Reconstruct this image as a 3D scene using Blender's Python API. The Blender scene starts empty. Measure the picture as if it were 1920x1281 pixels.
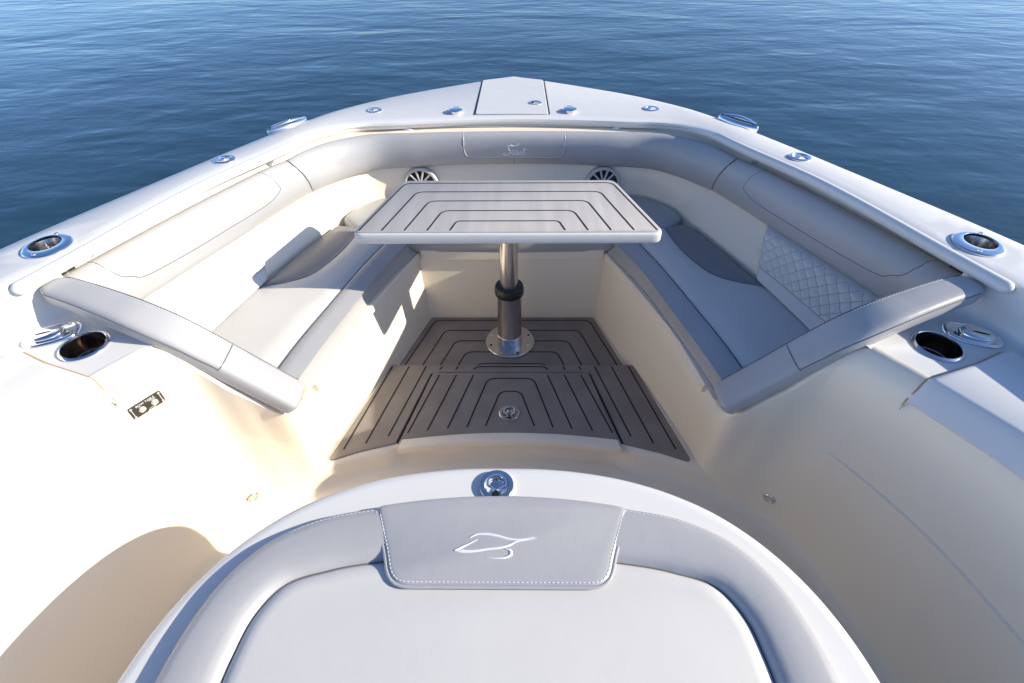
import bpy, bmesh, math, random
import numpy as np
from mathutils import Vector, Matrix
from mathutils.bvhtree import BVHTree
random.seed(4)
scene = bpy.context.scene
COL = scene.collection

# ------------------------------------------------------------------ camera, sky, sun, exposure
cam_d = bpy.data.cameras.new("camera")
cam = bpy.data.objects.new("camera", cam_d)
COL.objects.link(cam)
cam_d.sensor_width = 36.0
cam_d.lens = 930.0 / 1920.0 * 36.0
cam_d.clip_start = 0.02
cam_d.clip_end = 9000.0
_p, _yw, _rl = 0.73304, 0.01556, -0.010447
_f = np.array([0, math.cos(_p), -math.sin(_p)]); _u = np.array([0, math.sin(_p), math.cos(_p)]); _r = np.array([1.0, 0, 0])
_Z = np.array([[math.cos(_yw), -math.sin(_yw), 0], [math.sin(_yw), math.cos(_yw), 0], [0, 0, 1]])
_r, _f, _u = _Z @ _r, _Z @ _f, _Z @ _u
_r2 = math.cos(_rl) * _r + math.sin(_rl) * _u
_u2 = -math.sin(_rl) * _r + math.cos(_rl) * _u
cam.matrix_world = Matrix(((_r2[0], _u2[0], -_f[0], 0.028), (_r2[1], _u2[1], -_f[1], 0.0), (_r2[2], _u2[2], -_f[2], 1.58), (0, 0, 0, 1)))
scene.camera = cam

SUN_EL = 25.0
SUN_AZ = -4.0          # degrees from +X towards +Y
world = bpy.data.worlds.new("World")
scene.world = world
world.use_nodes = True
wn = world.node_tree
bg = wn.nodes["Background"]
sky = wn.nodes.new("ShaderNodeTexSky")
sky.sky_type = 'NISHITA'
sky.sun_disc = False
sky.sun_elevation = math.radians(SUN_EL)
sky.sun_rotation = math.radians(90.0 - SUN_AZ)
sky.air_density = 0.7
sky.dust_density = 0.6
sky.ozone_density = 5.0
wn.links.new(sky.outputs[0], bg.inputs[0])
bg.inputs[1].default_value = 0.125

sd = bpy.data.lights.new("sun", 'SUN')
sd.energy = 4.2
sd.angle = math.radians(0.5)
sd.color = (1.0, 0.91, 0.74)
sun = bpy.data.objects.new("sun", sd)
COL.objects.link(sun)
_e, _a = math.radians(SUN_EL), math.radians(SUN_AZ)
sun.rotation_euler = Vector((math.cos(_e) * math.cos(_a), math.cos(_e) * math.sin(_a), math.sin(_e))).to_track_quat('Z', 'Y').to_euler()

scene.view_settings.view_transform = 'Standard'
scene.view_settings.look = 'None'
scene.view_settings.exposure = 0.85
scene.view_settings.gamma = 1.0
scene.cycles.max_bounces = 10
scene.cycles.diffuse_bounces = 6

# ------------------------------------------------------------------ materials
def mat(name, color, rough=0.4, metal=0.0, var=0.0, vscale=6.0, bump=0.0, bscale=200.0, rvar=0.0, stretch=None, coat=0.0, ior=1.5, wrinkle=0.0):
    m = bpy.data.materials.new(name)
    m.use_nodes = True
    nt = m.node_tree
    b = nt.nodes["Principled BSDF"]
    b.inputs["Base Color"].default_value = (*color, 1)
    b.inputs["Roughness"].default_value = rough
    b.inputs["Metallic"].default_value = metal
    b.inputs["IOR"].default_value = ior
    if coat:
        b.inputs["Coat Weight"].default_value = coat
        b.inputs["Coat Roughness"].default_value = 0.15
    tc = nt.nodes.new("ShaderNodeTexCoord")
    vec = tc.outputs["Object"]
    if stretch:
        mp = nt.nodes.new("ShaderNodeMapping")
        mp.inputs["Scale"].default_value = stretch
        nt.links.new(vec, mp.inputs[0]); vec = mp.outputs[0]
    def noise(scale, detail=3.0):
        n = nt.nodes.new("ShaderNodeTexNoise")
        n.inputs["Scale"].default_value = scale
        n.inputs["Detail"].default_value = detail
        nt.links.new(vec, n.inputs["Vector"])
        return n
    if var:
        n = noise(vscale, 5.0)
        r = nt.nodes.new("ShaderNodeValToRGB")
        r.color_ramp.elements[0].position = 0.3
        r.color_ramp.elements[1].position = 0.7
        r.color_ramp.elements[0].color = (*[c * (1 - var) for c in color], 1)
        r.color_ramp.elements[1].color = (*[min(1, c * (1 + var)) for c in color], 1)
        nt.links.new(n.outputs[0], r.inputs[0])
        nt.links.new(r.outputs[0], b.inputs["Base Color"])
    if rvar:
        n = noise(vscale * 0.7, 4.0)
        mr = nt.nodes.new("ShaderNodeMapRange")
        mr.inputs[3].default_value = max(0.02, rough - rvar)
        mr.inputs[4].default_value = rough + rvar
        nt.links.new(n.outputs[0], mr.inputs[0])
        nt.links.new(mr.outputs[0], b.inputs["Roughness"])
    prevb = None
    if wrinkle:
        n = noise(26.0, 3.0)
        prevb = nt.nodes.new("ShaderNodeBump")
        prevb.inputs["Strength"].default_value = wrinkle
        prevb.inputs["Distance"].default_value = 0.006
        nt.links.new(n.outputs[0], prevb.inputs["Height"])
    if bump:
        n = noise(bscale, 3.0)
        bp = nt.nodes.new("ShaderNodeBump")
        bp.inputs["Strength"].default_value = bump
        bp.inputs["Distance"].default_value = 0.002
        nt.links.new(n.outputs[0], bp.inputs["Height"])
        if prevb: nt.links.new(prevb.outputs[0], bp.inputs["Normal"])
        nt.links.new(bp.outputs[0], b.inputs["Normal"])
    return m

M_CREAM = mat("cream_gelcoat", (0.88, 0.785, 0.645), 0.32, var=0.015, vscale=3.0, rvar=0.06)
M_WHITE = mat("white_gelcoat", (0.70, 0.695, 0.685), 0.3, var=0.012, vscale=4.0, rvar=0.06)
M_DECK = mat("nonskid_deck", (0.63, 0.625, 0.625), 0.5, var=0.02, vscale=14.0, bump=0.25, bscale=420.0)
M_EDGE = mat("worn_deck_edge", (0.64, 0.64, 0.645), 0.38, var=0.10, vscale=17.0, rvar=0.14)
M_LVINYL = mat("light_vinyl", (0.62, 0.605, 0.58), 0.42, var=0.02, vscale=5.0, bump=0.12, bscale=600.0, wrinkle=0.05)
M_GVINYL = mat("grey_vinyl", (0.40, 0.40, 0.412), 0.34, var=0.03, vscale=5.0, bump=0.14, bscale=500.0, wrinkle=0.11)
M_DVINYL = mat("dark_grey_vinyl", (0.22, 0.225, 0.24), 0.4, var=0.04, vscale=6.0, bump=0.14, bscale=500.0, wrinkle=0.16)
M_SEAM = mat("seam_thread", (0.13, 0.135, 0.15), 0.6)
M_STITCH = mat("pale_stitch", (0.72, 0.73, 0.76), 0.55)
M_QSTITCH = mat("quilt_thread", (0.33, 0.33, 0.34), 0.6)
M_CHROME = mat("polished_steel", (0.82, 0.82, 0.83), 0.06, metal=1.0, rvar=0.03, vscale=20.0)
M_STEEL = mat("brushed_steel", (0.62, 0.61, 0.60), 0.2, metal=1.0, rvar=0.06, vscale=30.0, stretch=(1, 1, 0.1))
M_CUP = mat("dark_cup_steel", (0.40, 0.36, 0.33), 0.18, metal=1.0)
M_BLACK = mat("black_rubber", (0.012, 0.012, 0.013), 0.35)
M_GAP = mat("dark_gap", (0.02, 0.02, 0.022), 0.8)
M_PAD = mat("foam_deck_pad", (0.235, 0.208, 0.192), 0.62, var=0.12, vscale=9.0, bump=0.2, bscale=300.0)
M_TPAD = mat("table_foam_pad", (0.42, 0.40, 0.39), 0.55, var=0.09, vscale=26.0, bump=0.2, bscale=300.0, stretch=(1, 0.12, 1))
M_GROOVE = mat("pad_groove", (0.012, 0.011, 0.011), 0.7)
M_TABLE = mat("table_white", (0.68, 0.675, 0.66), 0.3)
M_PLATE = mat("switch_plate", (0.045, 0.038, 0.03), 0.4)
M_BUTTON = mat("switch_button", (0.62, 0.58, 0.52), 0.35, metal=0.3)
M_PRINT = mat("white_print", (0.8, 0.8, 0.8), 0.5)
M_GRILLE = mat("speaker_grille", (0.55, 0.53, 0.50), 0.35)
M_CONE = mat("speaker_cone", (0.03, 0.03, 0.032), 0.5)
M_SUNGAP = mat("amber_sunlit_gap", (0.50, 0.36, 0.20), 0.5)  # amber stands in for sunlight inside the panel joint

# ------------------------------------------------------------------ helpers
def tag(o, label=None, cat=None, group=None, kind=None):
    if label: o["label"] = label
    if cat: o["category"] = cat
    if group: o["group"] = group
    if kind: o["kind"] = kind
    return o

def empty(name, loc=(0, 0, 0)):
    o = bpy.data.objects.new(name, None)
    o.empty_display_size = 0.1
    COL.objects.link(o)
    o.location = loc
    return o

def link(name, bm, mats, parent=None, smooth=True, angle=40, recalc=True):
    if recalc:
        bmesh.ops.recalc_face_normals(bm, faces=bm.faces)
    me = bpy.data.meshes.new(name)
    bm.to_mesh(me); bm.free()
    if not isinstance(mats, (list, tuple)): mats = [mats]
    for m in mats: me.materials.append(m)
    if smooth:
        me.polygons.foreach_set("use_smooth", [True] * len(me.polygons))
        try: me.set_sharp_from_angle(angle=math.radians(angle))
        except Exception: pass
    o = bpy.data.objects.new(name, me)
    COL.objects.link(o)
    if parent is not None:
        o.parent = parent
        off = Vector((0, 0, 0)); q = parent
        while q is not None:
            off += Vector(q.location); q = q.parent
        o.location = -off
    return o

def A(*pts):
    return np.array(pts, float)

def curve(P, per=8):
    """smooth curve through the points, `per` steps for each interval"""
    P = np.asarray(P, float)
    n = len(P)
    d = np.maximum(np.linalg.norm(np.diff(P, axis=0), axis=1), 1e-9)
    T = np.zeros_like(P)
    for i in range(1, n - 1):
        a, b = d[i - 1], d[i]
        T[i] = ((P[i] - P[i - 1]) / a * b + (P[i + 1] - P[i]) / b * a) / (a + b)
    T[0] = (P[1] - P[0]) / d[0]; T[-1] = (P[-1] - P[-2]) / d[-1]
    out = []
    for i in range(n - 1):
        for k in range(per):
            t = k / per
            h = (2*t**3 - 3*t**2 + 1, t**3 - 2*t**2 + t, -2*t**3 + 3*t**2, t**3 - t**2)
            out.append(h[0]*P[i] + h[1]*T[i]*d[i] + h[2]*P[i+1] + h[3]*T[i+1]*d[i])
    out.append(P[-1])
    return np.array(out)

def halfcurve(P, per=8):
    """curve from the centreline aft, square to the centreline at its start"""
    P = np.asarray(P, float)
    m = P[1:4][::-1].copy(); m[:, 0] *= -1
    c = curve(np.vstack([m, P]), per)
    return c[len(m) * per:]

def mirror(C):
    m = C[::-1].copy(); m[:, 0] *= -1
    return np.vstack([m[:-1], C]) if abs(C[0, 0]) < 1e-6 else np.vstack([m, C])

def outw(C, d, centre=True):
    """offset a plan curve that runs from the centre aft by d outboard"""
    C = np.asarray(C, float)
    T = np.gradient(C[:, :2], axis=0)
    T /= np.maximum(np.linalg.norm(T, axis=1), 1e-9)[:, None]
    if centre and abs(C[0, 0]) < 1e-6: T[0] = (1, 0)
    R = C.copy()
    dd = np.asarray(d, float)
    R[:, 0] += -T[:, 1] * dd
    R[:, 1] += T[:, 0] * dd
    return R

def atz(C, z):
    C = np.asarray(C, float)
    R = np.zeros((len(C), 3)); R[:, :2] = C[:, :2]; R[:, 2] = z
    return R

def loft_bm(curves, wrap=False, ring=False, cap=False, strip_mats=None, bm=None, cap_mat=0):
    bm = bm or bmesh.new()
    V = [[bm.verts.new(p) for p in c] for c in curves]
    n = len(V[0]); k = len(V)
    for i in range(k if wrap else k - 1):
        a, b = V[i], V[(i + 1) % k]
        for j in range(n if ring else n - 1):
            q = [a[j], a[(j + 1) % n], b[(j + 1) % n], b[j]]
            try: f = bm.faces.new(q)
            except ValueError: continue
            if strip_mats: f.material_index = strip_mats[i]
    if cap:
        for j in ((0, n - 1) if not ring else ()):
            try:
                f = bm.faces.new([v[j] for v in V]); f.material_index = cap_mat
            except ValueError: pass
    return bm

def loft(name, curves, m, parent=None, wrap=False, ring=False, cap=False, strip_mats=None, angle=40):
    return link(name, loft_bm(curves, wrap, ring, cap, strip_mats), m, parent, angle=angle)

def roundpoly(P, r, seg=6):
    """closed polygon with rounded corners"""
    P = [np.array(p, float) for p in P]; n = len(P)
    rs = r if isinstance(r, (list, tuple)) else [r] * n
    out = []
    for i in range(n):
        p, a, b = P[i], P[i - 1], P[(i + 1) % n]
        u = (a - p); v = (b - p)
        lu, lv = np.linalg.norm(u), np.linalg.norm(v)
        u /= lu; v /= lv
        ang = math.acos(max(-1, min(1, float(u @ v))))
        if rs[i] < 1e-6 or ang > math.pi - 0.03:
            out.append(p); continue
        t = min(rs[i] / math.tan(ang / 2), lu * 0.49, lv * 0.49)
        s, e = p + u * t, p + v * t
        for k in range(seg + 1):
            w = k / seg
            out.append((1-w)**2 * s + 2*w*(1-w) * p + w*w * e)
    return np.array(out)

def inset(P, d):
    """move a closed outline inward by d"""
    P = np.asarray(P, float)
    area = 0.5 * np.sum(P[:, 0] * np.roll(P[:, 1], -1) - np.roll(P[:, 0], -1) * P[:, 1])
    s = 1.0 if area > 0 else -1.0
    e = np.roll(P, -1, 0) - P
    e /= np.maximum(np.linalg.norm(e, axis=1), 1e-9)[:, None]
    nrm = np.stack([-e[:, 1], e[:, 0]], 1) * s
    m = nrm + np.roll(nrm, 1, 0)
    m /= np.maximum(np.linalg.norm(m, axis=1), 1e-9)[:, None]
    c = np.maximum(np.sum(m * nrm, axis=1), 0.5)
    return P + m * (d / c)[:, None]

def solid_bm(P, rings, bm=None, bottom=True, top=True, zfun=None):
    """closed outline P; rings of (inset, z)"""
    bm = bm or bmesh.new()
    V = []
    for d, z in rings:
        Q = inset(P, d) if abs(d) > 1e-9 else P
        V.append([bm.verts.new((q[0], q[1], z + (zfun(q) if zfun else 0.0))) for q in Q])
    n = len(P)
    for a, b in zip(V[:-1], V[1:]):
        for j in range(n):
            bm.faces.new([a[j], a[(j+1) % n], b[(j+1) % n], b[j]])
    if bottom: bm.faces.new(V[0][::-1])
    if top: bm.faces.new(V[-1])
    return bm

def solid(name, P, rings, m, parent=None, angle=35, **k):
    return link(name, solid_bm(P, rings, **k), m, parent, angle=angle)

def tube_bm(P, r, seg=10, bm=None, closed=False, round_ends=False):
    bm = bm or bmesh.new()
    P = np.asarray(P, float); n = len(P)
    T = np.gradient(P, axis=0) if not closed else np.roll(P, -1, 0) - np.roll(P, 1, 0)
    T /= np.maximum(np.linalg.norm(T, axis=1), 1e-12)[:, None]
    rr = np.full(n, r, float) if np.isscalar(r) else np.asarray(r, float)
    up = np.array([0, 0, 1.0])
    if abs(T[0] @ up) > 0.95: up = np.array([0, 1.0, 0])
    rings = []
    N = np.cross(np.cross(T[0], up), T[0]); N /= np.linalg.norm(N)
    def ring(c, t, N, rad):
        B = np.cross(t, N)
        return [bm.verts.new(c + rad * (math.cos(2*math.pi*k/seg) * N + math.sin(2*math.pi*k/seg) * B)) for k in range(seg)]
    if round_ends and not closed:
        for q in (0.15, 0.6, 0.9): rings.append(ring(P[0] - T[0] * rr[0] * math.cos(math.asin(q)), T[0], N, rr[0] * q))
    for i in range(n):
        N = N - (N @ T[i]) * T[i]; N /= max(np.linalg.norm(N), 1e-12)
        rings.append(ring(P[i], T[i], N, rr[i]))
    if round_ends and not closed:
        for q in (0.9, 0.6, 0.15): rings.append(ring(P[-1] + T[-1] * rr[-1] * math.cos(math.asin(q)), T[-1], N, rr[-1] * q))
    k = len(rings)
    for i in range(k if closed else k - 1):
        a, b = rings[i], rings[(i + 1) % k]
        for j in range(seg): bm.faces.new([a[j], a[(j+1) % seg], b[(j+1) % seg], b[j]])
    if not closed:
        bm.faces.new(rings[0][::-1]); bm.faces.new(rings[-1])
    return bm

def tube(name, P, r, m, parent=None, **k):
    return link(name, tube_bm(P, r, **k), m, parent)

def frame(c, nrm, xdir=(1, 0, 0)):
    z = Vector(nrm).normalized(); x = Vector(xdir); x = (x - z * x.dot(z)).normalized(); y = z.cross(x)
    return Matrix(((x.x, y.x, z.x, c[0]), (x.y, y.y, z.y, c[1]), (x.z, y.z, z.z, c[2]), (0, 0, 0, 1)))

def lathe_bm(prof, mtx=None, seg=40, bm=None, sx=1.0, sy=1.0, cap0=False, cap1=False, ox=0.0):
    """prof: list of (r, z[, dx]) turned round z"""
    bm = bm or bmesh.new(); mtx = mtx or Matrix()
    V = []
    for q in prof:
        r, z = q[0], q[1]; dx = q[2] if len(q) > 2 else 0.0; dy = q[3] if len(q) > 3 else 0.0
        V.append([bm.verts.new(mtx @ Vector((dx + sx * r * math.cos(2*math.pi*k/seg), dy + sy * r * math.sin(2*math.pi*k/seg), z))) for k in range(seg)])
    for a, b in zip(V[:-1], V[1:]):
        for j in range(seg): bm.faces.new([a[j], a[(j+1) % seg], b[(j+1) % seg], b[j]])
    if cap0: bm.faces.new(V[0][::-1])
    if cap1: bm.faces.new(V[-1])
    return bm

def lathe(name, prof, m, parent=None, mtx=None, angle=35, **k):
    return link(name, lathe_bm(prof, mtx, **k), m, parent, angle=angle)

def box_bm(bm, c, s, mtx=None):
    mtx = mtx or Matrix()
    v = [bm.verts.new(mtx @ Vector((c[0] + s[0]*x/2, c[1] + s[1]*y/2, c[2] + s[2]*z/2))) for x in (-1, 1) for y in (-1, 1) for z in (-1, 1)]
    for f in ((0,1,3,2), (4,6,7,5), (0,4,5,1), (2,3,7,6), (0,2,6,4), (1,5,7,3)):
        bm.faces.new([v[i] for i in f])
    return bm

def ribbon_bm(bm, P, w, up=(0, 0, 1), mi=0, wid=None):
    """flat strip of width w along P"""
    P = np.asarray(P, float); n = len(P)
    T = np.gradient(P, axis=0); T /= np.maximum(np.linalg.norm(T, axis=1), 1e-12)[:, None]
    S = np.cross(np.array(up, float), T); S /= np.maximum(np.linalg.norm(S, axis=1), 1e-12)[:, None]
    W = np.full(n, w) if wid is None else np.asarray(wid)
    L = [bm.verts.new(p + s * q / 2) for p, s, q in zip(P, S, W)]
    R = [bm.verts.new(p - s * q / 2) for p, s, q in zip(P, S, W)]
    for i in range(n - 1):
        f = bm.faces.new([L[i], L[i+1], R[i+1], R[i]]); f.material_index = mi

class Surf:
    """bilinear reading of a loft's grid: S(u, v) with u along the curves (in intervals), v across"""
    def __init__(s, curves, per=8):
        s.g = np.array(curves); s.per = per
        d0 = np.gradient(s.g, axis=0); d1 = np.gradient(s.g, axis=1)
        n = np.cross(d1, d0); s.n = n / np.maximum(np.linalg.norm(n, axis=2), 1e-9)[:, :, None]
    def _r(s, g, u, v):
        j = min(max(u * s.per, 0), g.shape[1] - 1.001); i = min(max(v, 0), g.shape[0] - 1.001)
        a, b = int(i), int(j); x, y = i - a, j - b
        return (1-x)*((1-y)*g[a, b] + y*g[a, b+1]) + x*((1-y)*g[a+1, b] + y*g[a+1, b+1])
    def __call__(s, u, v, h=0.0, sgn=1):
        return s._r(s.g, u, v) + s._r(s.n, u, v) * h * sgn

def dense(P, step=0.02):
    P = np.asarray(P, float)
    d = np.r_[0, np.cumsum(np.linalg.norm(np.diff(P, axis=0), axis=1))]
    n = max(2, int(d[-1] / step) + 1)
    t = np.linspace(0, d[-1], n)
    return np.stack([np.interp(t, d, P[:, k]) for k in range(P.shape[1])], 1)

def stitches_bm(P, r=0.0012, length=0.005, gap=0.004, bm=None):
    """a row of single thread stitches along P"""
    bm = bm or bmesh.new()
    Q = dense(P, (length + gap) / 2)
    for i in range(0, len(Q) - 1, 2):
        tube_bm(np.array([Q[i], Q[i] + (Q[i+1] - Q[i]) * 2 * length / (length + gap)]), r, seg=5, bm=bm)
    return bm

# ------------------------------------------------------------------ water
bm = bmesh.new()
S = 4000
bm.faces.new([bm.verts.new(p) for p in ((-S, -S, -0.78), (S, -S, -0.78), (S, S, -0.78), (-S, S, -0.78))])
m = bpy.data.materials.new("sea_water"); m.use_nodes = True
nt = m.node_tree; b = nt.nodes["Principled BSDF"]
b.inputs["Base Color"].default_value = (0.011, 0.038, 0.058, 1)
b.inputs["Roughness"].default_value = 0.06
b.inputs["IOR"].default_value = 1.333
tc = nt.nodes.new("ShaderNodeTexCoord")
prev = None
for sc_, st, dist, stretch, rot in ((0.5, 0.30, 0.12, (0.7, 1.2, 1), 0.35), (1.8, 0.26, 0.040, (0.65, 1.25, 1), -0.3), (6.0, 0.2, 0.010, (0.8, 1.2, 1), 0.1)):
    mp = nt.nodes.new("ShaderNodeMapping"); mp.inputs["Scale"].default_value = stretch; mp.inputs["Rotation"].default_value = (0, 0, rot)
    nz = nt.nodes.new("ShaderNodeTexNoise"); nz.inputs["Scale"].default_value = sc_; nz.inputs["Detail"].default_value = 2.5; nz.inputs["Distortion"].default_value = 0.4
    bp = nt.nodes.new("ShaderNodeBump"); bp.inputs["Strength"].default_value = min(1, st * 1.5); bp.inputs["Distance"].default_value = dist
    nt.links.new(tc.outputs["Object"], mp.inputs[0]); nt.links.new(mp.outputs[0], nz.inputs["Vector"]); nt.links.new(nz.outputs[0], bp.inputs["Height"])
    if prev: nt.links.new(prev.outputs[0], bp.inputs["Normal"])
    prev = bp
nt.links.new(prev.outputs[0], b.inputs["Normal"])
water = link("water", bm, m, smooth=False)
tag(water, "deep blue rippled sea water surrounding the boat bow", "water", kind="structure")

# ------------------------------------------------------------------ guide curves of the boat (starboard half, centre to aft)
ZD = 0.85
GI = halfcurve(A((0,2.425),(.16,2.420),(.518,2.376),(.727,2.331),(.841,2.221),(.918,2.024),(1.075,1.658),(1.240,1.11),(1.34,.80),(1.45,.3),(1.62,-2.0)))
GO = halfcurve(A((0,3.190),(.096,3.141),(.373,2.974),(.699,2.727),(.866,2.515),(1.028,2.200),(1.262,1.666),(1.475,1.16),(1.58,.85),(1.72,.3),(1.90,-2.0)))
# the sheer falls slightly towards the bow
ZG = halfcurve(np.column_stack([np.arange(11), [.80,.80,.802,.807,.818,.830,.843,.85,.85,.85,.85], np.zeros(11)]))[:, 1]
BOW = np.clip((ZG - .80) / .05, 0, 1)      # 0 at the bow, 1 along the sides
def dz(C, d):
    R = atz(C, 0); R[:, 2] = ZG[:len(R)] + d; return R
TL = halfcurve(A((0,2.335),(.15,2.333),(.45,2.317),(.65,2.293),(.787,2.205),(.905,2.0),(1.068,1.625),(1.285,1.03)))
BL = halfcurve(A((0,2.370),(.15,2.365),(.45,2.335),(.676,2.286),(.768,2.205),(.870,2.063),(1.023,1.704),(1.270,1.06)))
KB = halfcurve(A((0,2.365),(.15,2.36),(.45,2.352),(.655,2.328),(.765,2.222),(.826,2.05),(.955,1.68),(1.115,1.04)))

boat = empty("motor_boat", (0, 0, -0.78))
tag(boat, "white and cream motor boat bow with cushioned lounge seats and chrome deck fittings", "boat")

# gunwale deck and hull
g = [dz(outw(GI, .034 * (1 - BOW) + .002), -.026), dz(outw(GI, .012 * (1 - BOW)), -.021), dz(outw(GI, .002 * (1 - BOW)), -.012), dz(outw(GI, .004), -.003), dz(outw(GI, .012), 0), dz(outw(GI, .05), .0005),
     dz(outw(GO, -.05), .002), dz(outw(GO, -.044), -.001), dz(outw(GO, -.018), -.0045), dz(outw(GO, -.004), -.014), dz(GO, -.032), dz(outw(GO, .002), -.06)]
loft("gunwale", [mirror(c) for c in g], [M_DECK, M_WHITE, M_EDGE], boat, strip_mats=[1, 1, 1, 1, 1, 0, 2, 2, 2, 1, 1])
def hull_at(d, sx, y0, z=None):
    C = outw(GO, -.006); R = dz(C, d) if z is None else atz(C, z)
    R[:, 0] *= sx; R[:, 1] = np.where(R[:, 1] > 0, R[:, 1] * y0, R[:, 1]); return mirror(R)
hh = [hull_at(-.058, 1, 1), hull_at(-.15, .985, .985), hull_at(0, .93, .93, .3), hull_at(0, .85, .84, -.3), hull_at(0, .76, .74, -.95)]
loft("hull", hh, M_WHITE, boat)
tube("rub_rail", mirror(dz(outw(GO, .006), -.075)), .016, M_WHITE, boat, seg=10)

# coaming wall, seat back and fore wall: one moulded liner behind the cushions
n7 = len(KB)
gtail = GI[48:]; gtail = gtail[gtail[:, 1] > .99]
gi7 = np.vstack([GI[:48], np.stack([np.interp(np.linspace(0, 1, n7 - 48), np.linspace(0, 1, len(gtail)), gtail[:, k]) for k in (0, 1)], 1)])
bw7 = BOW[:n7]
def zrow(C, z):
    R = atz(C, 0); R[:, 2] = z; return R
lc = [dz(outw(gi7, .02 * (1 - bw7)), -.027), dz(outw(gi7, .012 + .035 * (1 - bw7)), -.031), dz(outw(TL, .045 + .05 * (1 - bw7)), -.036), zrow(outw(TL, .05 + .055 * (1 - bw7)), 0.785 - .026 * (1 - bw7)), zrow(outw(TL, .05 - .022 * (1 - bw7)), .70 + .060 * (1 - bw7)), atz(outw(BL, .045), .61),
      atz(outw(BL, .03), .585), atz(outw(BL * .45 + KB * .55, .016), .52), atz(outw(KB, .002), .47), atz(KB, .455), atz(outw(KB, -.008), .36)]
lc = [mirror(c) for c in lc]
liner = loft("seat_back_liner", lc, M_CREAM, boat)

# seat fronts, end walls and side walls of the cockpit (starboard, mirrored to port)
WB = A((.414,1.945),(.522,1.60),(.615,1.33),(.676,1.14),(.703,1.045),(.768,.990),(.865,.926),(.923,.867),(.98,.77),(1.04,.6),(1.085,.42),(1.12,.15),(1.24,-2.0))
WT = A((.427,1.940),(.545,1.60),(.614,1.355),(.655,1.115),(.668,.982),(.772,.940),(.886,.906),(.930,.843),(.990,.745),(1.065,.61),(1.12,.42),(1.16,.15),(1.28,-2.0))
WTZ = [.345, .345, .345, .350, .39, .53, .678, .684, .684, .684, .684, .684, .684]
wb = curve(WB); wt3 = curve(np.column_stack([WT, WTZ]))
wt = wt3[:, :2]
def wall_mid(t, d=0.0):
    xy = (1 - t) * wb + t * wt
    R = np.column_stack([xy, (1 - t) * 0.0 + t * wt3[:, 2]])
    return outw(R, d, False)
fade = np.clip((np.arange(len(wb)) / 8 - 6.2) / 1.2, 0, 1)
def wall_rows():
    base = np.column_stack([wb, np.full(len(wb), -.072)])
    rows = [outw(base, -.035, False), outw(base, -.012, False) + [0, 0, .006], outw(base, -.003, False) + [0, 0, .02], base + [0, 0, .045]]
    for t in (.2, .42): rows.append(wall_mid(t, -.007 * fade * min(1, t / .42)))
    rows.append(wall_mid(.552, -.007 * fade)); rows.append(wall_mid(.557, 0)); rows.append(wall_mid(.8)); rows.append(wt3.copy())
    return rows
wr = wall_rows()
# rounded shoulder on top: lip under the seat cushion, ledge under the armrest, chamfer up to the shelf further aft
ui = np.arange(len(wb)) / 8
aft = np.clip((ui - 5.6) / .5, 0, 1)
top1 = outw(wt3, .004 + .026 * aft, False); top1[:, 2] += .006 + .024 * aft
top2 = outw(wt3, .012 + .030 * aft, False); top2[:, 2] += .010 + .030 * aft
top3 = outw(wt3, .030 + .024 * aft, False); top3[:, 2] += .010 + .030 * aft
wr += [top1, top2, top3]
def flip(rows, s):
    return [r * [s, 1, 1] for r in rows]
walls = {}
for s in (1, -1):
    walls[s] = loft("side_wall", flip(wr, s), M_CREAM, boat, angle=50)
# moulded lip along each seat front
lipc = curve(A((.430,1.935,.34),(.545,1.59,.34),(.611,1.36,.34),(.650,1.125,.34)))
for s in (1, -1):
    rows = [outw(lipc, .02, False) + [0, 0, -.004], outw(lipc, -.006, False), outw(lipc, -.012, False) + [0, 0, .006], outw(lipc, -.011, False) + [0, 0, .030], outw(lipc, -.005, False) + [0, 0, .0365], outw(lipc, .05, False) + [0, 0, .037]]
    loft("seat_lip", flip(rows, s), M_CREAM, boat, wrap=True, cap=True)

# fore wall below the forward seat, with the storage door lip
bm = bmesh.new()
rows = [A((-.415,1.946,-.02),(.415,1.946,-.02)), A((-.427,1.941,.345),(.427,1.941,.345)), A((-.427,1.945,.372),(.427,1.945,.372)), A((-.427,2.3,.374),(.427,2.3,.374))]
loft("fore_wall", rows, M_CREAM, boat, angle=30)
P = roundpoly(A((-.412,1.930),(.418,1.930),(.418,1.96),(-.412,1.96)), .006)
door = solid("storage_door", P, [(.004,.341),(0,.345),(0,.392),(.004,.396)], M_CREAM, boat)
# seat base top under the cushions
for s in (1, -1):
    kb = outw(KB, .004)
    a = curve(A((.0,1.945),(.2,1.945),(.427,1.943),(.48,1.80),(.545,1.59),(.611,1.36),(.640,1.20),(.655,1.06)))
    loft("seat_base", flip([atz(a, .3765), atz(kb, .3765)], s), M_CREAM, boat)
# block that carries each armrest
for s in (1, -1):
    i0, i1 = 3 * 8 + 4, 6 * 8 + 1
    seg = outw(wt3, .012, False)[i0:i1]; seg[:, 2] += .002
    f1 = seg.copy(); f1[:, 1] += .045; f1[:, 0] += .01
    f2 = f1.copy(); f2[:, 2] = .34
    loft("armrest_base", flip([seg, f1, f2], s), M_CREAM, boat, angle=30)

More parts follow.
